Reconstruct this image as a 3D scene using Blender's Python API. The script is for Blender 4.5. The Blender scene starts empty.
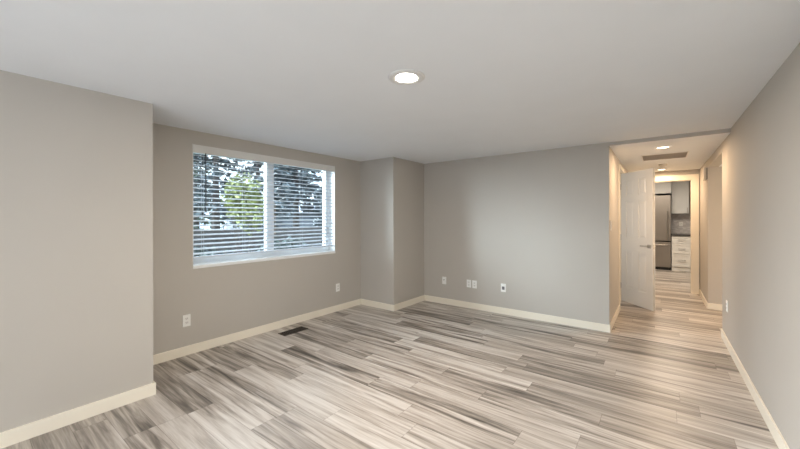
import bpy, bmesh, math, random
from mathutils import Matrix, Vector
random.seed(7)
S = bpy.context.scene
COL = S.collection
PI = math.pi

# ------------------------------------------------------------------ camera
cam_d = bpy.data.cameras.new('camera')
cam = bpy.data.objects.new('camera', cam_d)
COL.objects.link(cam)
EYE = 1.389
cam_d.sensor_fit = 'HORIZONTAL'
cam_d.sensor_width = 36.0
cam_d.lens = 340.3 / 800 * 36.0
cam_d.shift_y = -6.9 / 800
cam_d.clip_start = 0.02
cam.matrix_world = (Matrix.Translation((0, 0, EYE)) @ Matrix.Rotation(0.6515, 4, 'Z')
                    @ Matrix.Rotation(PI / 2, 4, 'X') @ Matrix.Rotation(-0.0021, 4, 'Z'))
S.camera = cam

# ------------------------------------------------------------------ world, sun, large lights, exposure
SKY = 2.6          # overcast sky brightness
ZENITH = 3.6
SUN = 17.0
REAR = 3.0         # fill light added behind the camera
HALL = 14.5
KITCHEN = 48.0
ROOM_LED = 40.0
FILL_BEHIND = 5.0  # strength of the extra fill behind the camera
S.view_settings.view_transform = 'Standard'
S.view_settings.look = 'None'
S.view_settings.exposure = 0.18
S.view_settings.gamma = 1.0
S.view_settings.use_curve_mapping = False

w = bpy.data.worlds.new('sky')
S.world = w
w.use_nodes = True
nt = w.node_tree
bg = nt.nodes['Background']
tc = nt.nodes.new('ShaderNodeTexCoord')
nz = nt.nodes.new('ShaderNodeTexNoise'); nz.inputs['Scale'].default_value = 2.2; nz.inputs['Detail'].default_value = 4
rp = nt.nodes.new('ShaderNodeValToRGB')
rp.color_ramp.elements[0].position = 0.35; rp.color_ramp.elements[0].color = (0.62, 0.78, 1.0, 1)
rp.color_ramp.elements[1].position = 0.65; rp.color_ramp.elements[1].color = (0.93, 0.97, 1.0, 1)
nt.links.new(tc.outputs['Generated'], nz.inputs['Vector'])
nt.links.new(nz.outputs['Fac'], rp.inputs['Fac'])
nt.links.new(rp.outputs['Color'], bg.inputs['Color'])
# overcast sky: brighter towards the zenith than at the horizon
sx = nt.nodes.new('ShaderNodeSeparateXYZ'); nt.links.new(tc.outputs['Generated'], sx.inputs[0])
mr = nt.nodes.new('ShaderNodeMapRange'); mr.inputs['From Min'].default_value = 0.25; mr.inputs['From Max'].default_value = 0.9
mr.inputs['To Min'].default_value = SKY; mr.inputs['To Max'].default_value = SKY * ZENITH
nt.links.new(sx.outputs['Z'], mr.inputs['Value']); nt.links.new(mr.outputs['Result'], bg.inputs['Strength'])

def lamp(name, typ, loc, energy, color, rot=(0, 0, 0), **kw):
    d = bpy.data.lights.new(name, typ)
    d.energy = energy; d.color = color
    for k, v in kw.items(): setattr(d, k, v)
    o = bpy.data.objects.new(name, d); COL.objects.link(o)
    o.location = loc; o.rotation_euler = rot
    return o
# low hazy sun on the window side of the house
sun = lamp('hazy_sun', 'SUN', (-8, 2, 9), SUN, (0.84, 0.92, 1.0), angle=math.radians(45))
sun.rotation_euler = Vector((0.60, 0.78, -0.26)).to_track_quat('-Z', 'Y').to_euler()
# fill light added in the rear wall, at an assumed glass door
lamp('rear_fill', 'AREA', (-1.4, -2.28, 1.1), REAR, (0.82, 0.91, 1.0), (PI / 2, 0, 0),
     shape='RECTANGLE', size=2.3, size_y=2.0)
lamp('kitchen_fill', 'AREA', (0.0, 9.7, 2.40), KITCHEN, (1.0, 0.86, 0.70), (0, 0, 0),  # unseen fill light added to brighten the kitchen
     shape='RECTANGLE', size=0.9, size_y=0.9)
lamp('passage_fill', 'AREA', (2.15, 6.15, 1.4), 19.0, (1.0, 0.77, 0.54), (0, PI / 2, 0), shape='RECTANGLE', size=1.2, size_y=1.0)  # unseen fill panel added to brighten the passage and hall wall
# fill light added in the small room to brighten the white door
lamp('bedroom_fill', 'AREA', (-1.75, 5.8, 1.35), 9.0, (1.0, 0.95, 0.88), (0, -PI / 2, 0), shape='RECTANGLE', size=1.4, size_y=1.2)
# unseen fill light added above and behind the camera
lamp('room_fill_behind', 'AREA', (-0.35, -1.1, 2.27), FILL_BEHIND, (1.0, 0.92, 0.82), (0, 0, 0), shape='DISK', size=0.14)

# ------------------------------------------------------------------ materials
def mat(name, col, rough=0.5, metal=0.0, bump=0.0, bscale=200.0, var=0.0, vscale=3.0, emit=None, spec=0.5):
    m = bpy.data.materials.new(name); m.use_nodes = True
    t = m.node_tree; b = t.nodes['Principled BSDF']
    b.inputs['Base Color'].default_value = (*col, 1)
    b.inputs['Roughness'].default_value = rough
    b.inputs['Metallic'].default_value = metal
    b.inputs['Specular IOR Level'].default_value = spec
    if bump or var:
        c = t.nodes.new('ShaderNodeTexCoord')
    if bump:
        n = t.nodes.new('ShaderNodeTexNoise'); n.inputs['Scale'].default_value = bscale; n.inputs['Detail'].default_value = 3
        bp = t.nodes.new('ShaderNodeBump'); bp.inputs['Strength'].default_value = bump; bp.inputs['Distance'].default_value = 0.002
        t.links.new(c.outputs['Object'], n.inputs['Vector'])
        t.links.new(n.outputs['Fac'], bp.inputs['Height']); t.links.new(bp.outputs['Normal'], b.inputs['Normal'])
    if var:
        n = t.nodes.new('ShaderNodeTexNoise'); n.inputs['Scale'].default_value = vscale; n.inputs['Detail'].default_value = 4
        r = t.nodes.new('ShaderNodeValToRGB')
        r.color_ramp.elements[0].position = 0.3; r.color_ramp.elements[1].position = 0.7
        r.color_ramp.elements[0].color = (*[x * (1 - var) for x in col], 1)
        r.color_ramp.elements[1].color = (*[min(1, x * (1 + var)) for x in col], 1)
        t.links.new(c.outputs['Object'], n.inputs['Vector'])
        t.links.new(n.outputs['Fac'], r.inputs['Fac']); t.links.new(r.outputs['Color'], b.inputs['Base Color'])
    if emit:
        b.inputs['Emission Color'].default_value = (*emit[0], 1)
        b.inputs['Emission Strength'].default_value = emit[1]
    return m

M = {}
M['wall'] = mat('greige_wall_paint', (0.508, 0.475, 0.428), 0.75, bump=0.12, bscale=160, var=0.02, vscale=1.5)
M['ceiling'] = mat('ceiling_paint', (0.81, 0.83, 0.85), 0.9, bump=0.1, bscale=140, var=0.01)
M['trim'] = mat('cream_trim_paint', (0.86, 0.80, 0.68), 0.45, bump=0.03, bscale=60)
M['white'] = mat('white_gloss_paint', (0.82, 0.81, 0.78), 0.4, bump=0.03, bscale=60)
M['vinyl'] = mat('white_window_vinyl', (0.86, 0.88, 0.88), 0.35, bump=0.02, bscale=80)
M['slat'] = mat('white_blind_slat', (0.70, 0.76, 0.84), 0.45, bump=0.02, bscale=90)
M['valance'] = mat('white_blind_valance', (0.74, 0.73, 0.70), 0.5, bump=0.02, bscale=90)
M['wand'] = mat('backlit_wand', (0.03, 0.034, 0.04), 0.5, var=0.1)  # darkness of the backlit wand put into its base colour
M['plate'] = mat('white_plate_plastic', (0.88, 0.88, 0.85), 0.35, var=0.01)
M['dark'] = mat('dark_slot', (0.02, 0.02, 0.02), 0.6, var=0.1)
M['grey_plastic'] = mat('grey_jack', (0.16, 0.16, 0.17), 0.5, var=0.1)
M['bronze'] = mat('bronze_register', (0.045, 0.035, 0.028), 0.45, metal=0.4, var=0.15, vscale=20)
M['nickel'] = mat('brushed_nickel', (0.50, 0.48, 0.45), 0.3, metal=1.0, bump=0.05, bscale=300)
M['steel'] = mat('stainless_steel', (0.30, 0.275, 0.25), 0.4, metal=0.8, bump=0.05, bscale=250, var=0.04, vscale=2)
M['black'] = mat('black_plastic', (0.012, 0.012, 0.012), 0.6, var=0.1)
M['cabinet'] = mat('pale_grey_cabinet', (0.74, 0.75, 0.74), 0.45, bump=0.02, bscale=80)
M['drawer'] = mat('pale_drawer_paint', (0.78, 0.77, 0.73), 0.45, bump=0.02, bscale=80)
M['counter'] = mat('dark_stone_counter', (0.06, 0.055, 0.05), 0.25, var=0.4, vscale=60)
M['lens'] = mat('lit_lamp_lens', (0.9, 0.88, 0.84), 0.4, emit=((1.0, 0.90, 0.76), 90.0), var=0.01)
M['lens_hall'] = mat('lit_hall_lamp_lens', (0.9, 0.86, 0.8), 0.4, emit=((1.0, 0.86, 0.66), 4.0), var=0.01)
M['ring'] = mat('white_lamp_ring', (0.74, 0.74, 0.73), 0.5, var=0.01)
M['grille'] = mat('grey_return_grille', (0.55, 0.49, 0.42), 0.5, var=0.05)
M['chime'] = mat('beige_chime_box', (0.55, 0.51, 0.45), 0.5, var=0.03)
M['bark'] = mat('tree_bark', (0.055, 0.045, 0.04), 0.9, bump=0.6, bscale=20, var=0.3, vscale=8)
M['needles'] = mat('conifer_needles', (0.065, 0.08, 0.088), 0.8, var=0.45, vscale=1.6)
M['leaf_dull'] = mat('dull_green_leaves', (0.06, 0.08, 0.06), 0.8, var=0.4, vscale=3)
M['leaf_bright'] = mat('yellow_green_leaves', (0.17, 0.19, 0.06), 0.7, var=0.35, vscale=3)
M['hedge'] = mat('dark_hedge_leaves', (0.04, 0.055, 0.05), 0.8, var=0.4, vscale=3)
M['roof'] = mat('grey_shingle_roof', (0.32, 0.35, 0.42), 0.85, bump=0.5, bscale=14, var=0.12, vscale=6)
M['siding'] = mat('house_siding', (0.12, 0.13, 0.15), 0.8, bump=0.3, bscale=8, var=0.08)
M['lawn'] = mat('lawn_grass', (0.054, 0.068, 0.036), 0.95, bump=0.5, bscale=30, var=0.35, vscale=2)
M['asphalt'] = mat('asphalt_drive', (0.080, 0.083, 0.090), 0.9, bump=0.4, bscale=60, var=0.15)
M['fence'] = mat('weathered_fence', (0.059, 0.052, 0.050), 0.85, bump=0.4, bscale=30, var=0.25, vscale=4)

def glass_mat():
    m = bpy.data.materials.new('window_glass'); m.use_nodes = True
    t = m.node_tree; t.nodes.clear()
    o = t.nodes.new('ShaderNodeOutputMaterial'); mx = t.nodes.new('ShaderNodeMixShader')
    tr = t.nodes.new('ShaderNodeBsdfTransparent'); tr.inputs['Color'].default_value = (0.90, 0.95, 0.96, 1)
    gl = t.nodes.new('ShaderNodeBsdfGlossy'); gl.inputs['Roughness'].default_value = 0.02
    fr = t.nodes.new('ShaderNodeFresnel'); fr.inputs['IOR'].default_value = 1.3
    t.links.new(fr.outputs[0], mx.inputs[0]); t.links.new(tr.outputs[0], mx.inputs[1]); t.links.new(gl.outputs[0], mx.inputs[2])
    t.links.new(mx.outputs[0], o.inputs['Surface'])
    return m
M['glass'] = glass_mat()

def nd(t, typ, **kw):
    n = t.nodes.new(typ)
    for k, v in kw.items(): setattr(n, k, v)
    return n
def math_node(t, op, a, b=None):
    n = nd(t, 'ShaderNodeMath', operation=op)
    for i, v in enumerate((a, b)):
        if v is None: continue
        if isinstance(v, (int, float)): n.inputs[i].default_value = v
        else: t.links.new(v, n.inputs[i])
    return n.outputs[0]

def floor_mat():
    PW, PL = 0.178, 1.22
    m = bpy.data.materials.new('vinyl_plank_floor'); m.use_nodes = True
    t = m.node_tree; b = t.nodes['Principled BSDF']
    c = nd(t, 'ShaderNodeTexCoord'); sp = nd(t, 'ShaderNodeSeparateXYZ')
    t.links.new(c.outputs['Object'], sp.inputs[0])
    x, y = sp.outputs[0], sp.outputs[1]
    ys = math_node(t, 'DIVIDE', math_node(t, 'ADD', y, 52.4), PW)
    row = math_node(t, 'FLOOR', ys)
    wn = nd(t, 'ShaderNodeTexWhiteNoise', noise_dimensions='1D'); t.links.new(row, wn.inputs['W'])
    xs = math_node(t, 'DIVIDE', math_node(t, 'ADD', math_node(t, 'ADD', x, 60.0), math_node(t, 'MULTIPLY', wn.outputs['Value'], PL * 3.0)), PL)
    colm = math_node(t, 'FLOOR', xs)
    cid = nd(t, 'ShaderNodeCombineXYZ'); t.links.new(row, cid.inputs[0]); t.links.new(colm, cid.inputs[1])
    w2 = nd(t, 'ShaderNodeTexWhiteNoise', noise_dimensions='2D'); t.links.new(cid.outputs[0], w2.inputs['Vector'])
    rnd = w2.outputs['Value']
    sc = nd(t, 'ShaderNodeSeparateColor'); t.links.new(w2.outputs['Color'], sc.inputs[0])
    # coordinates stretched along the plank, shifted for every plank
    def grain(sx, sy, detail, dist=0.0, k=37.0, rough=0.55):
        v = nd(t, 'ShaderNodeCombineXYZ')
        t.links.new(math_node(t, 'ADD', math_node(t, 'MULTIPLY', x, sx), math_node(t, 'MULTIPLY', rnd, k)), v.inputs[0])
        t.links.new(math_node(t, 'ADD', math_node(t, 'MULTIPLY', y, sy), math_node(t, 'MULTIPLY', sc.outputs[1], k * 1.7)), v.inputs[1])
        n = nd(t, 'ShaderNodeTexNoise'); n.inputs['Scale'].default_value = 1.0
        n.inputs['Detail'].default_value = detail; n.inputs['Distortion'].default_value = dist; n.inputs['Roughness'].default_value = rough
        t.links.new(v.outputs[0], n.inputs['Vector'])
        return n.outputs['Fac']
    broad = grain(1.0, 15.0, 4.0, 0.9)
    fine = grain(2.2, 52.0, 4.0, 0.8, 53.0, 0.65)
    # tone value = plank tone + streaks
    tone = math_node(t, 'MULTIPLY', math_node(t, 'SUBTRACT', rnd, 0.5), 0.34)
    amp = math_node(t, 'ADD', math_node(t, 'MULTIPLY', sc.outputs[2], 1.15), 0.72)
    st = math_node(t, 'MULTIPLY', math_node(t, 'SUBTRACT', broad, 0.5), amp)
    fs = math_node(t, 'MULTIPLY', math_node(t, 'SUBTRACT', fine, 0.5), 0.52)
    val = math_node(t, 'ADD', math_node(t, 'ADD', math_node(t, 'ADD', tone, st), fs), 0.552)
    r = nd(t, 'ShaderNodeValToRGB'); cr = r.color_ramp
    cr.elements[0].position = 0.12; cr.elements[0].color = (0.078, 0.068, 0.060, 1)
    cr.elements[1].position = 0.92; cr.elements[1].color = (0.66, 0.62, 0.575, 1)
    e = cr.elements.new(0.34); e.color = (0.225, 0.196, 0.168, 1)
    e = cr.elements.new(0.55); e.color = (0.43, 0.38, 0.335, 1)
    e = cr.elements.new(0.70); e.color = (0.56, 0.515, 0.47, 1)
    t.links.new(val, r.inputs['Fac'])
    # joints
    fy = math_node(t, 'FRACT', ys); fx = math_node(t, 'FRACT', xs)
    dy = math_node(t, 'MULTIPLY', math_node(t, 'MINIMUM', fy, math_node(t, 'SUBTRACT', 1.0, fy)), PW)
    dx = math_node(t, 'MULTIPLY', math_node(t, 'MINIMUM', fx, math_node(t, 'SUBTRACT', 1.0, fx)), PL)
    d = math_node(t, 'MINIMUM', dx, dy)
    j = math_node(t, 'LESS_THAN', d, 0.0012)
    mx = nd(t, 'ShaderNodeMixRGB', blend_type='MULTIPLY'); mx.inputs[2].default_value = (0.55, 0.52, 0.5, 1)
    t.links.new(j, mx.inputs[0]); t.links.new(r.outputs['Color'], mx.inputs[1])
    t.links.new(mx.outputs[0], b.inputs['Base Color'])
    bp = nd(t, 'ShaderNodeBump'); bp.inputs['Strength'].default_value = 0.12; bp.inputs['Distance'].default_value = 0.002
    t.links.new(fine, bp.inputs['Height']); t.links.new(bp.outputs['Normal'], b.inputs['Normal'])
    b.inputs['Roughness'].default_value = 0.37
    b.inputs['Specular IOR Level'].default_value = 0.5
    return m
M['floor'] = floor_mat()

def tile_mat():
    m = bpy.data.materials.new('grey_mosaic_tile'); m.use_nodes = True
    t = m.node_tree; b = t.nodes['Principled BSDF']
    c = nd(t, 'ShaderNodeTexCoord'); mp = nd(t, 'ShaderNodeMapping'); mp.inputs['Rotation'].default_value = (PI / 2, 0, 0)
    br = nd(t, 'ShaderNodeTexBrick'); br.inputs['Scale'].default_value = 8
    br.inputs['Color1'].default_value = (0.74, 0.71, 0.70, 1); br.inputs['Color2'].default_value = (0.54, 0.51, 0.50, 1)
    br.inputs['Mortar'].default_value = (0.5, 0.48, 0.46, 1); br.inputs['Mortar Size'].default_value = 0.01
    t.links.new(c.outputs['Object'], mp.inputs[0]); t.links.new(mp.outputs[0], br.inputs['Vector'])
    t.links.new(br.outputs['Color'], b.inputs['Base Color']); b.inputs['Roughness'].default_value = 0.25
    return m
M['tile'] = tile_mat()

# ------------------------------------------------------------------ mesh helpers
def new(): return bmesh.new()
def box(bm, x0, x1, y0, y1, z0, z1, bev=0.0, mtx=None):
    g = bmesh.ops.create_cube(bm, size=1.0)
    vs = g['verts']
    for v in vs:
        v.co = Vector(((x0 + x1) / 2 + v.co.x * (x1 - x0), (y0 + y1) / 2 + v.co.y * (y1 - y0), (z0 + z1) / 2 + v.co.z * (z1 - z0)))
    if bev:
        es = list({e for v in vs for e in v.link_edges})
        r = bmesh.ops.bevel(bm, geom=es, offset=bev, segments=2, affect='EDGES', profile=0.7)
        vs = list({v for f in r['faces'] for v in f.verts} | {v for v in vs if v.is_valid})
    if mtx is not None:
        for v in vs: v.co = mtx @ v.co
    return vs
def cyl(bm, p, r, h, axis='Z', seg=32, r2=None):
    """solid cylinder/cone centred at p"""
    g = bmesh.ops.create_cone(bm, cap_ends=True, segments=seg, radius1=r, radius2=r if r2 is None else r2, depth=h)
    R = {'Z': Matrix(), 'X': Matrix.Rotation(PI / 2, 4, 'Y'), 'Y': Matrix.Rotation(PI / 2, 4, 'X')}[axis]
    bmesh.ops.transform(bm, matrix=Matrix.Translation(p) @ R, verts=g['verts'])
    return g['verts']
def lathe(bm, prof, c, seg=48):
    """revolve (r, z) points about the vertical through c"""
    rings = []
    for r, z in prof:
        if r < 1e-6: rings.append([bm.verts.new((c[0], c[1], c[2] + z))])
        else: rings.append([bm.verts.new((c[0] + r * math.cos(2 * PI * i / seg), c[1] + r * math.sin(2 * PI * i / seg), c[2] + z)) for i in range(seg)])
    for a, b in zip(rings, rings[1:]):
        for i in range(seg):
            j = (i + 1) % seg
            if len(a) == 1 and len(b) == 1: continue
            if len(a) == 1: bm.faces.new((a[0], b[i], b[j]))
            elif len(b) == 1: bm.faces.new((a[i], b[0], a[j]))
            else: bm.faces.new((a[i], b[i], b[j], a[j]))
def obj(name, bm, m, parent=None, smooth=False):
    bmesh.ops.recalc_face_normals(bm, faces=bm.faces)
    me = bpy.data.meshes.new(name); bm.to_mesh(me); bm.free()
    me.materials.append(m)
    if smooth:
        for p in me.polygons: p.use_smooth = True
    o = bpy.data.objects.new(name, me); COL.objects.link(o)
    if parent is not None: o.parent = parent
    return o
def empty(name, loc, rotz=0.0):
    o = bpy.data.objects.new(name, None); COL.objects.link(o)
    o.location = loc; o.rotation_euler = (0, 0, rotz); o.empty_display_size = 0.1
    return o
def tag(o, label, cat, group=None):
    o['label'] = label; o['category'] = cat
    if group: o['group'] = group
    return o
def struct(o, label=None, cat=None):
    o['kind'] = 'structure'
    if label: o['label'] = label
    if cat: o['category'] = cat
    return o
def slab(name, m, *b, label=None, cat=None, bev=0.0):
    bm = new(); box(bm, *b, bev=bev)
    return struct(obj(name, bm, m), label, cat)
def multi(name, m, boxes, label=None, cat=None):
    bm = new()
    for b in boxes: box(bm, *b)
    return struct(obj(name, bm, m), label, cat)

# ------------------------------------------------------------------ room dimensions (metres)
H = 2.29; HC = 2.25
XW = -3.816                      # window wall
XN, YN = -3.178, 0.953           # near jut on the left
XP, YP = -3.143, 3.959           # boxed corner
YB = 4.790                       # back wall
XR = 0.578                       # right wall
XO = -0.483                      # hall's left wall
YE = 5.406                       # end of right wall
YRW = 6.905                      # far side of the side passage
YK = 8.13                        # hall end wall
YREAR = -2.2
T = 0.21                         # outside wall thickness
WY0, WY1, WZ0, WZ1 = 1.49, 3.418, 0.895, 2.152
DY0, DY1 = 6.045, 6.745          # side door opening in the hall's left wall
KX0, KX1, KZ = -0.36, 0.468, 2.068

slab('floor', M['floor'], -4.1, 2.3, YREAR - 0.2, 12.1, -0.1, 0.0, label='grey and beige streaked wood plank floor running through room and hall', cat='floor')
multi('ceiling', M['ceiling'], [(XW - T, XR + 0.12, YREAR - 0.12, YB, H, H + 0.1)], 'smooth flat pale grey ceiling of the empty room', 'ceiling')
multi('ceiling_hall', M['ceiling'], [(XO - 0.12, XR + 0.12, YB + 0.012, YK + 0.1, HC, HC + 0.14)], 'lower hall ceiling warmed by two recessed lamps', 'ceiling')
multi('ceiling_passage', M['ceiling'], [(XR + 0.12, 2.2, YE - 0.1, YRW + 0.1, 2.135, 2.235)], 'low ceiling of the side passage right of the hall', 'ceiling')
multi('ceiling_kitchen', M['ceiling'], [(-2.2, 2.2, YK + 0.1, 12.05, 2.46, 2.56)], 'kitchen ceiling beyond the hall doorway', 'ceiling')

wl = 'greige painted '
multi('wall_left', M['wall'], [
    (XW - T, XW, YN - 0.1, WY0, 0, H), (XW - T, XW, WY1, YB + 0.12, 0, H),
    (XW - T, XW, WY0, WY1, 0, WZ0 - 0.03), (XW - T, XW, WY0, WY1, WZ1, H)], wl + 'wall holding the wide window with blinds', 'wall')
multi('wall_near', M['wall'], [(XW, XN, YREAR, YN, 0, H)], wl + 'wall jutting forward at the left edge of the photo', 'wall')
multi('wall_corner', M['wall'], [(XW, XP, YP, YB, 0, H)], wl + 'boxed out corner between window wall and back wall', 'wall')
multi('wall_back', M['wall'], [(XW, XO - 0.12, YB, YB + 0.12, 0, H), (XO - 0.12, XO, YB, DY0 - 0.0, 0, HC),
      (XO - 0.12, XO, YB, YB + 0.012, HC, H)], wl + 'back wall with four wall plates, ending at the hall corner', 'wall')
multi('wall_header', M['wall'], [(XO, XR, YB, YB + 0.012, HC, H)], wl + 'shallow header strip above the hall opening', 'wall')
multi('wall_right', M['wall'], [(XR, XR + 0.12, YREAR, YE, 0, H), (XR, XR + 0.12, YE, YRW, 2.135, HC)], wl + 'long right hand wall running towards the hall', 'wall')
multi('wall_rear', M['wall'], [(XN, -2.6, YREAR - 0.12, YREAR, 0, H), (-0.2, XR + 0.12, YREAR - 0.12, YREAR, 0, H),
      (-2.6, -0.2, YREAR - 0.12, YREAR, 2.12, H)])
multi('wall_hall_left', M['wall'], [(XO - 0.12, XO, DY1, YK, 0, HC), (XO - 0.12, XO, DY0, DY1, 2.12, HC)], wl + 'left hall wall beyond the white door', 'wall')
multi('wall_hall_right', M['wall'], [(XR, XR + 0.12, YRW, YK, 0, HC)], wl + 'short right hall wall beside the kitchen doorway', 'wall')
multi('wall_passage', M['wall'], [(XR + 0.12, 2.2, YRW, YRW + 0.12, 0, 2.135), (XR + 0.12, 2.2, YE - 0.12, YE, 0, 2.135), (2.2, 2.3, YE - 0.1, YRW + 0.1, 0, 2.135)],
      wl + 'wall facing the room inside the side passage', 'wall')
multi('wall_hall_end', M['wall'], [(XO - 0.12, KX0, YK, YK + 0.12, 0, HC), (KX1, XR + 0.12, YK, YK + 0.12, 0, HC), (KX0, KX1, YK, YK + 0.12, KZ, HC),
      (-2.2, XO - 0.12, YK, YK + 0.12, 0, 2.46), (XR + 0.12, 2.2, YK, YK + 0.12, 0, 2.46), (XO - 0.12, XR + 0.12, YK + 0.1, YK + 0.12, HC, 2.46)], wl + 'hall end wall around the kitchen doorway', 'wall')
multi('wall_kitchen', M['wall'], [(-2.2, 2.2, 11.95, 12.05, 0, 2.46), (-2.3, -2.2, YK, 12.05, 0, 2.46), (2.2, 2.3, YK, 12.05, 0, 2.46)], wl + 'kitchen wall behind the cabinets', 'wall')
# the small room behind the white door
multi('wall_bedroom', M['wall'], [(-1.9, -1.8, YB + 0.12, YK, 0, 2.4), (-1.8, XO - 0.12, YK - 0.1, YK, 0, 2.4), (-1.8, XO - 0.12, YB + 0.12, YK - 0.1, 2.3, 2.4)])

# baseboards
BH, BT = 0.092, 0.013
def bb(name, boxes, label):
    bm = new()
    for b in boxes: box(bm, *b, 0.0, BH, bev=0.003)
    return struct(obj(name, bm, M['trim']), label, 'baseboard')
bb('baseboard_near', [(XN, XN + BT + 0.008, YREAR, YN + BT), (XW + BT, XN, YN, YN + BT)], 'cream baseboard along the jutting left wall')
bb('baseboard_left', [(XW, XW + BT, YN, YP)], 'cream baseboard under the window')
bb('baseboard_corner', [(XW + BT, XP + BT, YP - BT, YP), (XP, XP + BT, YP, YB - BT)], 'cream baseboard around the boxed corner')
bb('baseboard_back', [(XP, XO + BT, YB - BT, YB)], 'white baseboard along the back wall')
bb('baseboard_hall_left', [(XO, XO + BT, YB, DY0 - 0.07), (XO, XO + BT, DY1 + 0.07, YK - 0.02)], 'cream baseboard along the left hall wall')
bb('baseboard_right', [(XR - BT, XR, YREAR, YE), (XR - BT, XR + 0.12, YE, YE + BT)], 'pale baseboard along the right wall')
bb('baseboard_hall_right', [(XR - BT, XR, YRW - BT, YK - 0.02)], 'cream baseboard of the right hall wall beside the kitchen doorway')
bb('baseboard_passage', [(XR, 2.2, YRW - BT, YRW)], 'cream baseboard inside the side passage')

# kitchen doorway casing, side door casing
CW = 0.095
multi('trim_1', M['trim'], [
    (KX1, KX1 + CW, YK - 0.018, YK, 0, KZ + CW), (KX0 - CW, KX0, YK - 0.018, YK, 0, KZ + CW), (KX0, KX1, YK - 0.018, YK, KZ, KZ + CW),
    (KX1 - 0.012, KX1, YK, YK + 0.12, 0, KZ), (KX0, KX0 + 0.012, YK, YK + 0.12, 0, KZ), (KX0 + 0.012, KX1 - 0.012, YK, YK + 0.12, KZ - 0.012, KZ)],
    'wide cream casing around the kitchen doorway', 'door casing')
multi('trim_2', M['trim'], [
    (XO, XO + 0.016, DY0 - 0.062, DY0, 0, 2.182), (XO, XO + 0.016, DY1, DY1 + 0.062, 0, 2.182), (XO, XO + 0.016, DY0, DY1, 2.12, 2.182),
    (XO - 0.12, XO, DY0, DY0 + 0.012, 0, 2.12), (XO - 0.12, XO, DY1 - 0.006, DY1, 0, 2.12), (XO - 0.12, XO, DY0 + 0.012, DY1 - 0.006, 2.112, 2.12)],
    'cream casing around the open white door', 'door casing')

# ------------------------------------------------------------------ window
win = struct(empty('window_1', (0, 0, 0)), 'wide white sliding window behind the blinds', 'window')
FX0, FX1 = XW - 0.205, XW - 0.135
bm = new(); fw = 0.06
for b in [(WY0, WY0 + fw, WZ0, WZ1), (WY1 - fw, WY1, WZ0, WZ1), (WY0 + fw, WY1 - fw, WZ0, WZ0 + fw), (WY0 + fw, WY1 - fw, WZ1 - fw, WZ1)]:
    box(bm, FX0, FX1, *b, bev=0.004)
obj('window_frame', bm, M['vinyl'], win)
bm = new(); box(bm, FX0, FX1, 2.405, 2.503, WZ0 + fw, WZ1 - fw, bev=0.004)
obj('meeting_stile', bm, M['vinyl'], win)
for y0, y1 in ((WY0 + fw, 2.405), (2.503, WY1 - fw)):
    bm = new(); box(bm, FX0 + 0.03, FX0 + 0.034, y0, y1, WZ0 + fw, WZ1 - fw)
    obj('pane', bm, M['glass'], win)
bm = new()
box(bm, XW - 0.135, XW, WY0, WY0 + 0.004, WZ0, WZ1); box(bm, XW - 0.135, XW, WY1 - 0.004, WY1, WZ0, WZ1)
obj('jamb_lining', bm, M['vinyl'], win)
bm = new(); box(bm, XW - 0.205, XW + 0.010, WY0, WY1, WZ0 - 0.03, WZ0 + 0.004, bev=0.003); 
obj('window_sill', bm, M['vinyl'], win)
# unseen glass door frame added behind the camera to carry the rear fill
w2 = struct(empty('added_rear_window', (0, 0, 0)))
bm = new()
for b in [(-2.6, -2.54, 0, 2.12), (-0.26, -0.2, 0, 2.12), (-2.54, -0.26, 0, 0.05), (-2.54, -0.26, 2.06, 2.12), (-1.44, -1.36, 0.05, 2.06)]:
    box(bm, b[0], b[1], YREAR - 0.09, YREAR - 0.03, b[2], b[3])
obj('window_frame', bm, M['vinyl'], w2)

# ------------------------------------------------------------------ blinds
bl = tag(empty('window_blind', (XW - 0.03, (WY0 + WY1) / 2, WZ0)), 'wide white horizontal slat blind half open across the window', 'blind')
def kid(name, bm, m, par, smooth=False):
    """mesh given in world coordinates, parented to an object without rotation"""
    loc = par.location.copy()
    p = par.parent
    while p is not None: loc += p.location; p = p.parent
    for v in bm.verts: v.co -= loc
    return obj(name, bm, m, par, smooth)
SY0, SY1 = WY0 + 0.012, WY1 - 0.012
bm = new(); box(bm, XW - 0.012, XW + 0.004, WY0 + 0.005, WY1 - 0.005, 2.068, WZ1 - 0.002, bev=0.003)
kid('valance', bm, M['valance'], bl)
bm = new(); box(bm, XW - 0.062, XW - 0.014, SY0, SY1, 2.095, WZ1 - 0.004, bev=0.002)
kid('headrail', bm, M['vinyl'], bl)
bm = new()
XS = XW - 0.038; TILT = math.radians(15); PITCH = 0.0490
nsl = 0; z = 2.045
while z > 1.01:
    n = 4; prof = []
    for i in range(n + 1):
        u = -0.025 + 0.05 * i / n
        prof.append((u, 0.0022 * (1 - (u / 0.025) ** 2)))
    ct, st = math.cos(-TILT), math.sin(-TILT)
    pts = [(u * ct - v * st, u * st + v * ct) for u, v in prof]
    top = [[bm.verts.new((XS + a, yy, z + b + 0.0013)) for a, b in pts] for yy in (SY0, SY1)]
    bot = [[bm.verts.new((XS + a, yy, z + b - 0.0013)) for a, b in pts] for yy in (SY0, SY1)]
    for i in range(n):
        bm.faces.new((top[0][i], top[0][i + 1], top[1][i + 1], top[1][i]))
        bm.faces.new((bot[0][i], bot[1][i], bot[1][i + 1], bot[0][i + 1]))
        for s in (0, 1): bm.faces.new((top[s][i], bot[s][i], bot[s][i + 1], top[s][i + 1]))
    for i in (0, n): bm.faces.new((top[0][i], top[1][i], bot[1][i], bot[0][i]))
    z -= PITCH; nsl += 1
kid('slats', bm, M['slat'], bl)
bm = new(); box(bm, XS - 0.025, XS + 0.025, SY0, SY1, 0.966, 0.986, bev=0.003)
kid('bottom_rail', bm, M['slat'], bl)
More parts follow.
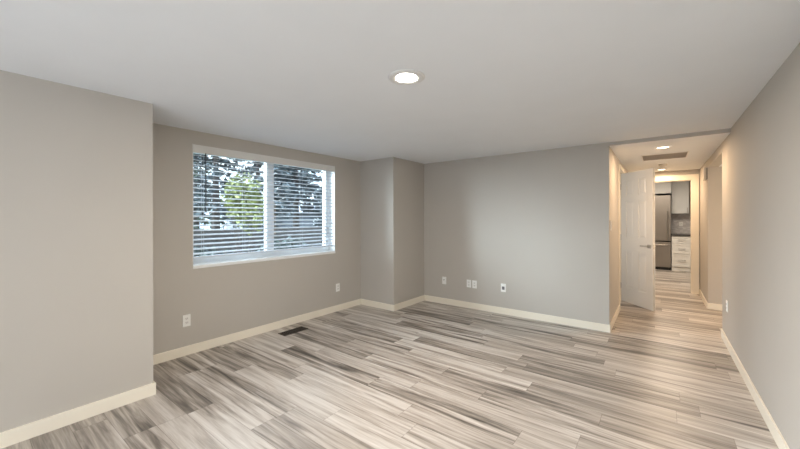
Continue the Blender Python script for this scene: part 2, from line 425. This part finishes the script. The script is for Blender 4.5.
for yy in (WY0 + 0.11, 2.05, 2.85, WY1 - 0.11):
    bm = new()
    for dx in (-0.026, 0.026): cyl(bm, (XS + dx, yy, 1.53), 0.0011, 1.13, seg=6)
    kid('ladder_cord', bm, M['slat'], bl)
bm = new(); cyl(bm, (XW + 0.006, 1.615, 1.77), 0.006, 0.60, seg=6); cyl(bm, (XW + 0.006, 1.615, 1.47), 0.009, 0.03, seg=8)
cyl(bm, (XW - 0.004, 1.615, 2.072), 0.003, 0.02, 'X', seg=8)
kid('tilt_wand', bm, M['wand'], bl)

# ------------------------------------------------------------------ white panelled hall door, open
hx, hy = -0.492, 6.738
fx, fy = -0.066, 6.236
DW = math.hypot(fx - hx, fy - hy); DT = 0.036
door = struct(empty('door_1', (hx, hy, 0.008), math.atan2(fy - hy, fx - hx)), 'white six panel door standing open into the hall', 'door')
DH = 2.10
st_, mid = 0.115, 0.10
bm = new()
box(bm, 0, DW, -0.010, 0.010, 0, DH)                               # core
def dbox(x0, x1, z0, z1): box(bm, x0, x1, -DT / 2, DT / 2, z0, z1)
cx0, cx1 = (DW - mid) / 2, (DW + mid) / 2
dbox(0, st_, 0, DH); dbox(DW - st_, DW, 0, DH); dbox(cx0, cx1, 0, DH)
rails = [(0, 0.235), (0.85, 1.05), (1.64, 1.73), (1.985, DH)]
for a, b in ((st_, cx0), (cx1, DW - st_)):
    for z0, z1 in rails: dbox(a, b, z0, z1)
    for (p, q), (r_, s_) in zip(rails, rails[1:]):                   # raised fields
        for sgn in (-1, 1):
            o1, o2 = 0.018, 0.042
            out = [(a + o1, q + o1), (b - o1, q + o1), (b - o1, r_ - o1), (a + o1, r_ - o1)]
            inn = [(a + o2, q + o2), (b - o2, q + o2), (b - o2, r_ - o2), (a + o2, r_ - o2)]
            vo = [bm.verts.new((x_, sgn * 0.0102, z_)) for x_, z_ in out]
            vi = [bm.verts.new((x_, sgn * 0.0165, z_)) for x_, z_ in inn]
            bm.faces.new(vi)
            for i in range(4): bm.faces.new((vo[i], vo[(i + 1) % 4], vi[(i + 1) % 4], vi[i]))
leaf = obj('door_leaf', bm, M['white'], door)
for sgn in (-1, 1):
    bm = new()
    box(bm, DW - 0.092, DW - 0.036, sgn * DT / 2 if sgn > 0 else -DT / 2 - 0.009, DT / 2 + 0.009 if sgn > 0 else -DT / 2, 0.915, 0.971, bev=0.002)
    ro = obj('door_handle', bm, M['nickel'], door)
    bm = new()
    cyl(bm, (DW - 0.064, sgn * (DT / 2 + 0.028), 0.943), 0.010, 0.040, 'Y', 16)
    box(bm, DW - 0.185, DW - 0.056, sgn * (DT / 2 + 0.048) - 0.007, sgn * (DT / 2 + 0.048) + 0.007, 0.933, 0.953, bev=0.004)
    obj('lever', bm, M['nickel'], ro)
bm = new(); box(bm, DW - 0.0005, DW + 0.0015, -0.012, 0.012, 0.91, 0.975); box(bm, DW, DW + 0.012, -0.008, 0.008, 0.936, 0.95)
obj('latch', bm, M['nickel'], door)
for zz in (0.25, 1.05, 1.88):
    bm = new(); cyl(bm, (-0.004, -DT / 2 - 0.004, zz), 0.006, 0.09, seg=10)
    obj('hinge', bm, M['nickel'], door)

# ------------------------------------------------------------------ recessed ceiling lamps
def recessed(loc, R, r, lens_m, label, group=None):
    t = tag(empty('recessed_light', loc), label, 'ceiling light', group)
    bm = new()
    lathe(bm, [(R, 0), (R, -0.004), (R - 0.006, -0.009), (r + 0.012, -0.010), (r, -0.004), (r, 0.0), (R, 0)], (0, 0, 0))
    obj('trim_ring', bm, M['ring'], t, True)
    bm = new(); lathe(bm, [(r - 0.001, 0), (r - 0.001, -0.005), (r * 0.6, -0.011), (0, -0.013)], (0, 0, 0))
    obj('lens', bm, lens_m, t, True)
    return t
recessed((-1.288, 1.76, H), 0.118, 0.064, M['lens'], 'round white recessed lamp glowing in the middle of the room ceiling')
recessed((0.034, 5.29, HC), 0.085, 0.060, M['lens_hall'], 'hall ceiling lamp nearest the room, in front of the air grille')
recessed((0.03, 7.73, HC), 0.085, 0.060, M['lens_hall'], 'hall ceiling lamp close above the kitchen doorway')
lamp('room_led', 'AREA', (-1.288, 1.76, H - 0.02), ROOM_LED, (1.0, 0.92, 0.82), shape='DISK', size=0.14)
lamp('hall_led', 'AREA', (0.034, 5.29, HC - 0.02), HALL, (1.0, 0.70, 0.44), shape='DISK', size=0.14)
lamp('hall_led', 'AREA', (0.03, 7.73, HC - 0.02), HALL, (1.0, 0.70, 0.44), shape='DISK', size=0.14)

# ------------------------------------------------------------------ hall ceiling: return grille, smoke detector, chime
gx0, gx1, gy0, gy1 = -0.205, 0.312, 5.83, 6.35
t = tag(empty('air_return_grille', ((gx0 + gx1) / 2, (gy0 + gy1) / 2, HC)), 'square louvred air return grille in the hall ceiling', 'vent')
hw, hd = (gx1 - gx0) / 2, (gy1 - gy0) / 2
bm = new()
for b in [(-hw, hw, -hd, -hd + 0.016), (-hw, hw, hd - 0.016, hd), (-hw, -hw + 0.016, -hd + 0.016, hd - 0.016), (hw - 0.016, hw, -hd + 0.016, hd - 0.016)]:
    box(bm, *b, -0.009, 0, bev=0.002)
obj('frame', bm, M['white'], t)
bm = new()
n = 26
for i in range(n):
    yy = -hd + 0.022 + (2 * hd - 0.044) * i / (n - 1)
    box(bm, -hw + 0.016, hw - 0.016, -0.008, 0.008, -0.0007, 0.0007, mtx=Matrix.Translation((0, yy, -0.0055)) @ Matrix.Rotation(math.radians(35), 4, 'X'))
obj('louvres', bm, M['grille'], t)
bm = new(); box(bm, -hw + 0.016, hw - 0.016, -hd + 0.016, hd - 0.016, -0.0008, 0)
obj('backing', bm, M['grey_plastic'], t)
bm = new(); lathe(bm, [(0.0, -0.036), (0.035, -0.036), (0.052, -0.028), (0.058, -0.010), (0.058, 0), (0, 0)], (0, 0, 0))
t = obj('smoke_detector', bm, M['chime'], None, True); t.location = (0.045, 7.01, HC)
tag(t, 'small round beige smoke detector between grille and far hall lamp', 'smoke detector')
t = tag(empty('door_chime', (XR, 6.99, 2.05)), 'small beige door chime box high on the right hall wall', 'door chime')
bm = new(); box(bm, -0.040, -0.010, -0.075, 0.075, -0.095, 0.092, bev=0.004)
obj('cover', bm, M['chime'], t)
bm = new(); box(bm, -0.010, 0.0, -0.068, 0.068, -0.088, 0.086)  # near-black slab paints the shadow gap behind the chime cover
obj('shadow_gap', bm, M['dark'], t)

# ------------------------------------------------------------------ wall plates
def plate(loc, axis, kind, label, group=None, w=0.072, h=0.118):
    """axis = outward normal of the wall; modelled facing -Y then turned"""
    rz = {'-Y': 0, '+X': PI / 2, '-X': -PI / 2}[axis]
    name = {'switch': 'light_switch', 'jack': 'cable_plate', 'coax': 'cable_plate'}.get(kind, 'wall_outlet')
    t = tag(empty(name, loc, rz), label, {'switch': 'switch', 'jack': 'cable plate', 'coax': 'cable plate'}.get(kind, 'outlet'), group)
    bm = new(); box(bm, -w / 2, w / 2, -0.006, 0, -h / 2, h / 2, bev=0.0025)
    obj('cover_plate', bm, M['plate'], t)
    if kind == 'outlet':
        for s in (-1, 1):
            bm = new(); box(bm, -0.017, 0.017, -0.0085, -0.005, s * 0.020 - 0.014, s * 0.020 + 0.014, bev=0.003)
            r = obj('receptacle', bm, M['white'], t)
            bm = new()
            for dx in (-0.007, 0.007): box(bm, dx - 0.0015, dx + 0.0015, -0.0092, -0.0084, s * 0.020 - 0.002, s * 0.020 + 0.008)
            cyl(bm, (0, -0.0088, s * 0.020 - 0.008), 0.0025, 0.001, 'Y', 10)
            obj('slots', bm, M['dark'], r)
    elif kind == 'jack':
        bm = new(); box(bm, -0.019, 0.019, -0.012, -0.005, -0.026, 0.018, bev=0.002)
        obj('jack', bm, M['grey_plastic'], t)
    elif kind == 'coax':
        bm = new(); cyl(bm, (0, -0.011, 0.012), 0.0075, 0.012, 'Y', 12)
        obj('connector', bm, M['grey_plastic'], t)
    else:
        bm = new(); box(bm, -0.0165, 0.0165, -0.010, -0.005, -0.033, 0.033, bev=0.002)
        obj('rocker', bm, M['white'], t)
    return t
plate((-2.758, YB, 0.376), '-Y', 'coax', 'leftmost plate on the back wall, white with one small dark connector')
plate((-2.325, YB, 0.376), '-Y', 'outlet', 'left one of the two white outlets side by side on the back wall')
plate((-2.232, YB, 0.374), '-Y', 'outlet', 'right one of the two white outlets side by side on the back wall')
plate((-1.786, YB, 0.378), '-Y', 'jack', 'rightmost plate on the back wall, white with a grey square jack')
plate((XW, 1.43, 0.350), '+X', 'outlet', 'white outlet low on the window wall beside the jutting left wall')
plate((XW, 3.468, 0.350), '+X', 'outlet', 'white outlet on the window wall near the boxed corner')
plate((XR, 5.045, 0.43), '-X', 'outlet', 'white outlet low on the right wall near its hall end')
plate((XO, 4.945, 1.285), '+X', 'switch', 'white light switch just inside the hall on its left wall')

# ------------------------------------------------------------------ floor register
ang = math.atan2(2.685 - 2.353, -3.619 + 3.656)
t = tag(empty('floor_register', (-3.568, 2.522, 0.0)), 'dark bronze slotted floor register by the window wall baseboard', 'vent')
bm = new(); L2, W2 = 0.168, 0.070
for b in [(-W2, W2, -L2, -L2 + 0.018), (-W2, W2, L2 - 0.018, L2), (-W2, -W2 + 0.018, -L2 + 0.018, L2 - 0.018), (W2 - 0.018, W2, -L2 + 0.018, L2 - 0.018)]:
    box(bm, *b, 0, 0.005, bev=0.0015)
obj('frame', bm, M['bronze'], t)
bm = new()
for i in range(17):
    yy = -L2 + 0.026 + (2 * L2 - 0.052) * i / 16
    box(bm, -W2 + 0.018, W2 - 0.018, yy - 0.003, yy + 0.003, 0.001, 0.004)
box(bm, -0.005, 0.005, -L2 + 0.018, L2 - 0.018, 0.001, 0.0045)
obj('louvres', bm, M['bronze'], t)
bm = new(); box(bm, -W2 + 0.018, W2 - 0.018, -L2 + 0.018, L2 - 0.018, 0.0, 0.001)
obj('duct_opening', bm, M['dark'], t)

# ------------------------------------------------------------------ kitchen
YF = 11.295
slab('trim_3', M['tile'], 0.245, 2.2, 11.938, 11.95, 0.945, 1.48, label='grey mosaic tile backsplash above the kitchen counter', cat='backsplash')
# refrigerator
fr = tag(empty('refrigerator', (-0.225, 11.62, 0)), 'tall stainless refrigerator with bottom freezer drawer in the kitchen', 'refrigerator')
bm = new(); box(bm, -0.680, 0.238, YF + 0.06, 11.93, 0.02, 1.935)
kid('body', bm, M['black'], fr)
bm = new(); box(bm, -0.675, 0.234, YF - 0.0, YF + 0.055, 0.765, 1.955, bev=0.008)
dr = kid('door', bm, M['steel'], fr)
bm = new(); cyl(bm, (0.172, YF - 0.045, 1.17), 0.012, 0.77, seg=12)
for zz in (0.83, 1.51): cyl(bm, (0.172, YF - 0.022, zz), 0.008, 0.045, 'Y', 10)
h_ = kid('handle', bm, M['nickel'], dr)
bm = new(); box(bm, -0.675, 0.234, YF, YF + 0.055, 0.075, 0.735, bev=0.008)
dr = kid('freezer_drawer', bm, M['steel'], fr)
bm = new(); cyl(bm, (-0.225, YF - 0.045, 0.665), 0.012, 0.80, 'X', 12)
for xx in (-0.58, 0.13): cyl(bm, (xx, YF - 0.022, 0.665), 0.008, 0.045, 'Y', 10)
kid('handle', bm, M['nickel'], dr)
bm = new(); box(bm, -0.67, 0.22, YF + 0.03, YF + 0.06, 0.0, 0.07)
kid('toe_grille', bm, M['black'], fr)

def shaker(bm, x0, x1, y, z0, z1, rail=0.055, th=0.02):
    """door or drawer front: flat recessed field inside a frame, face at y"""
    box(bm, x0 + rail, x1 - rail, y + 0.008, y + th, z0 + rail, z1 - rail)
    for b in [(x0, x0 + rail, z0, z1), (x1 - rail, x1, z0, z1), (x0 + rail, x1 - rail, z0, z0 + rail), (x0 + rail, x1 - rail, z1 - rail, z1)]:
        box(bm, b[0], b[1], y, y + th, b[2], b[3])
def pull(bm, x, y, z, L, vert=False):
    if vert:
        box(bm, x - 0.006, x + 0.006, y - 0.034, y - 0.022, z - L / 2, z + L / 2, bev=0.002)
        for s in (-1, 1): cyl(bm, (x, y - 0.011, z + s * L * 0.4), 0.005, 0.022, 'Y', 8)
    else:
        box(bm, x - L / 2, x + L / 2, y - 0.034, y - 0.022, z - 0.006, z + 0.006, bev=0.002)
        for s in (-1, 1): cyl(bm, (x + s * L * 0.4, y - 0.011, z), 0.005, 0.022, 'Y', 8)
# drawer base
bc = tag(empty('base_cabinet', (0.49, 11.62, 0)), 'pale kitchen base cabinet with three drawers right of the refrigerator', 'cabinet')
bm = new(); box(bm, 0.252, 0.730, YF + 0.022, 11.93, 0.095, 0.90)
kid('body', bm, M['drawer'], bc)
bm = new(); box(bm, 0.252, 0.730, YF + 0.03, YF + 0.05, 0.0, 0.095)
kid('toe_kick', bm, M['drawer'], bc)
for z0, z1, zp in ((0.712, 0.893, 0.805), (0.448, 0.702, 0.575), (0.112, 0.438, 0.280)):
    bm = new(); shaker(bm, 0.258, 0.650, YF, z0, z1, 0.045)
    d = kid('drawer', bm, M['drawer'], bc)
    bm = new(); pull(bm, 0.452, YF, zp, 0.15)
    kid('handle', bm, M['nickel'], d)
bm = new(); box(bm, 0.245, 2.195, YF - 0.025, 11.937, 0.902, 0.944, bev=0.003)
tag(obj('countertop', bm, M['counter']), 'dark stone countertop on the pale drawer cabinet', 'countertop')
bc = tag(empty('base_cabinet', (1.4, 11.62, 0)), 'pale base cabinet further right under the dark countertop', 'cabinet')
bm = new(); box(bm, 0.735, 2.19, YF + 0.022, 11.93, 0.0, 0.90)
kid('body', bm, M['drawer'], bc)
for x0 in (0.74, 1.23, 1.71):
    bm = new(); shaker(bm, x0, x0 + 0.47, YF, 0.112, 0.893)
    d = kid('door', bm, M['drawer'], bc)
    bm = new(); pull(bm, x0 + 0.42, YF, 0.78, 0.13, True); kid('handle', bm, M['nickel'], d)
# upper cabinets
uc = tag(empty('wall_cabinet', (0.42, 11.76, 1.482)), 'pale grey kitchen wall cabinet above the tiled backsplash', 'cabinet')
bm = new(); box(bm, 0.252, 0.612, 11.602, 11.945, 1.482, 2.45)
kid('body', bm, M['cabinet'], uc)
bm = new(); shaker(bm, 0.256, 0.608, 11.58, 1.485, 2.445)
d = kid('door', bm, M['cabinet'], uc)
bm = new(); pull(bm, 0.578, 11.58, 1.57, 0.13, True); kid('handle', bm, M['nickel'], d)
uc = tag(empty('wall_cabinet', (-0.225, 11.6, 2.005)), 'pale grey cabinet over the stainless refrigerator', 'cabinet')
bm = new(); box(bm, -0.69, 0.245, YF + 0.022, 11.945, 2.005, 2.45)
kid('body', bm, M['cabinet'], uc)
for x0, x1 in ((-0.686, -0.226), (-0.222, 0.241)):
    bm = new(); shaker(bm, x0, x1, YF, 2.01, 2.445)
    kid('door', bm, M['cabinet'], uc)
plate((0.463, 11.938, 1.20), '-Y', 'outlet', 'white outlet on the grey tiled kitchen backsplash')

# ------------------------------------------------------------------ outside the window
GZ = -0.35
slab('ground', M['lawn'], -45, XW - T - 0.02, -25, 60, GZ - 0.2, GZ, label='grassy yard outside the window', cat='ground')
slab('ground_drive', M['asphalt'], -8.6, -5.6, -20, 40, GZ, GZ + 0.01, label='grey driveway strip outside the window', cat='driveway')

def leaves(bm, c, rad, n, size, squash=1.0, shell=0.35):
    """cloud of small bent leaf quads filling an ellipsoid"""
    for _ in range(n):
        d = Vector((random.gauss(0, 1), random.gauss(0, 1), random.gauss(0, 1))).normalized()
        r = (shell + (1 - shell) * random.random()) ** 0.6
        p = Vector((c[0] + d.x * rad[0] * r, c[1] + d.y * rad[1] * r, c[2] + d.z * rad[2] * r))
        a = Vector((random.gauss(0, 1), random.gauss(0, 1), random.gauss(0, 0.6))).normalized()
        b = a.cross(Vector((random.gauss(0, 1), random.gauss(0, 1), random.gauss(0, 1)))).normalized()
        s = size * (0.6 + 0.8 * random.random())
        q = [p - a * s, p + b * s * 0.45, p + a * s, p - b * s * 0.45]
        bm.faces.new([bm.verts.new(v) for v in q])
def branch(bm, p0, p1, r0, r1, seg=6):
    d = (p1 - p0); q = d.to_track_quat('Z', 'Y')
    g = bmesh.ops.create_cone(bm, cap_ends=True, segments=seg, radius1=r0, radius2=r1, depth=d.length)
    bmesh.ops.transform(bm, matrix=Matrix.Translation((p0 + p1) / 2) @ q.to_matrix().to_4x4(), verts=g['verts'])
def conifer(x, y, h, r, label, m, dens=1.0, z0=0.1):
    t = tag(empty('conifer_tree', (x, y, GZ)), label, 'tree', 'trees beyond the yard')
    bt = new(); branch(bt, Vector((0, 0, 0)), Vector((0, 0, h)), 0.02 * h + 0.06, 0.02, 8)
    bf = new()
    tiers = int(h * 2.6)
    for k in range(tiers):
        u = k / tiers
        zz = h * (z0 + (1 - z0) * u)
        rr = r * (1 - u) ** 0.8 * (0.75 + 0.5 * random.random()) + 0.12
        for j in range(7):
            a = random.random() * 2 * PI
            tip = Vector((math.cos(a) * rr, math.sin(a) * rr, zz - 0.22 * rr))
            base = Vector((0, 0, zz))
            branch(bt, base, tip, 0.02, 0.005, 4)
            for q in range(int(9 * dens * (0.5 + rr / r))):
                f = 0.2 + 0.8 * random.random()
                p = base.lerp(tip, f)
                leaves(bf, (p.x, p.y, p.z - 0.05), (0.14 + .12 * f, 0.14 + .12 * f, 0.10), 3, 0.16)
    obj('trunk', bt, M['bark'], t)
    obj('foliage', bf, m, t)
    return t
def shrub(x, y, rad, n, size, m, label, name='shrub', cat='shrub', stems=7, low=0.55, high=1.45):
    t = tag(empty(name, (x, y, GZ)), label, cat)
    bt = new()
    for k in range(stems):
        a = 2 * PI * k / stems + random.random()
        branch(bt, Vector((0.1 * math.cos(a), 0.1 * math.sin(a), 0)), Vector((rad[0] * 0.6 * math.cos(a), rad[1] * 0.6 * math.sin(a), rad[2] * 1.35)), 0.035, 0.012)
    obj('stems', bt, M['bark'], t)
    bf = new(); 
    for k in range(9):
        c = Vector((random.uniform(-.5, .5) * rad[0], random.uniform(-.5, .5) * rad[1], rad[2] * random.uniform(low, high)))
        leaves(bf, c, (rad[0] * 0.55, rad[1] * 0.55, rad[2] * 0.55), n // 9, size, shell=0.1)
    obj('foliage', bf, m, t)
    return t

def outside(px, X):
    """point on the plane X = const seen at picture column px (used only to choose where a tree stands)"""
    a = math.atan2(px - 400, 340.3) - 0.6515
    return X, -X / math.tan(-a) if abs(a) > 1e-6 else 0
def spot(px, X):
    a = 0.6515 - math.atan2(px - 400, 340.3)          # angle left of +Y
    return X, abs(X) / math.tan(a)
x, y = spot(296, -15); conifer(x, y, 7.4, 2.0, 'dense dark conifer seen through the right half of the window', M['needles'], 1.5, 0.31)
x, y = spot(216, -20.5); conifer(x, y, 10.0, 2.6, 'dark airy conifer seen through the left half of the window', M['needles'], 0.7, 0.22)
x, y = spot(196, -26); conifer(x, y, 10.5, 1.9, 'far thin conifer at the left edge of the window view', M['leaf_dull'], 0.6)
x, y = spot(258, -26); conifer(x, y, 10.5, 1.9, 'far conifer behind the yellow green shrub', M['needles'], 0.6)
x, y = spot(322, -24); conifer(x, y, 4.6, 1.6, 'low dark conifer at the right edge of the window view', M['needles'], 0.7)
x, y = spot(246, -11); shrub(x, y, (0.78, 0.78, 1.36), 2000, 0.085, M['leaf_bright'], 'tall yellow green shrub in the middle of the window view', 'leafy_shrub', low=1.3, high=1.9)
x, y = spot(212, -7.2); shrub(x, y, (0.7, 0.9, 0.60), 2000, 0.07, M['hedge'], 'low dark shrub seen through the lower left of the window', 'leafy_shrub')
x, y = spot(285, -8.8); shrub(x, y, (0.62, 1.4, 0.62), 2200, 0.07, M['hedge'], 'low dark shrub seen through the lower right of the window', 'leafy_shrub')
# neighbour's house, low grey roof
hx0, hx1 = -37.0, -30.0
_, hy0 = spot(262, hx1); _, hy1 = spot(330, hx1)
hs = tag(empty('neighbour_house', ((hx0 + hx1) / 2, (hy0 + hy1) / 2, GZ)), 'low grey roofed house beyond the yard, right half of the window', 'house')
bm = new(); box(bm, hx0, hx1, hy0, hy1, GZ, 1.9); kid('walls', bm, M['siding'], hs)
bm = new()
xm = (hx0 + hx1) / 2; zo, zt = 1.85, 2.75
pr = [(hx0 - 0.4, zo), (hx1 + 0.4, zo), (hx1 + 0.4, zo + 0.14), (xm, zt + 0.1), (hx0 - 0.4, zo + 0.14)]
va = [bm.verts.new((a, hy0 - 0.4, b)) for a, b in pr]; vb = [bm.verts.new((a, hy1 + 0.4, b)) for a, b in pr]
bm.faces.new(va); bm.faces.new(vb[::-1])
for i in range(5): bm.faces.new((va[i], va[(i + 1) % 5], vb[(i + 1) % 5], vb[i]))
kid('roof', bm, M['roof'], hs)
yw = spot(313, hx1)[1]; yv = spot(324, hx1)[1]
bm = new(); box(bm, hx1, hx1 + 0.06, yw, yv, 0.5, 1.42); f_ = kid('window', bm, M['vinyl'], hs)
bm = new(); ww = (yv - yw) / 3
for k in range(3): box(bm, hx1 + 0.055, hx1 + 0.065, yw + ww * k + 0.12, yw + ww * (k + 1) - 0.06, 0.6, 1.18)
kid('pane', bm, M['dark'], f_)
# dark board fence across the yard
_, fy0 = spot(186, -12.4); _, fy1 = spot(345, -12.4)
fe = tag(empty('board_fence', (-12.4, (fy0 + fy1) / 2, GZ)), 'dark weathered board fence along the far side of the yard', 'fence')
bm = new(); n = int((fy1 - fy0) / 0.15)
for i in range(n):
    y0 = fy0 + i * 0.15
    box(bm, -12.42, -12.40, y0, y0 + 0.14, GZ + 0.04, GZ + 1.30 + random.uniform(-.01, .01))
kid('boards', bm, M['fence'], fe)
bm = new()
for zz in (0.3, 1.05): box(bm, -12.40, -12.36, fy0, fy1, GZ + zz, GZ + zz + 0.09)
kid('rails', bm, M['fence'], fe)
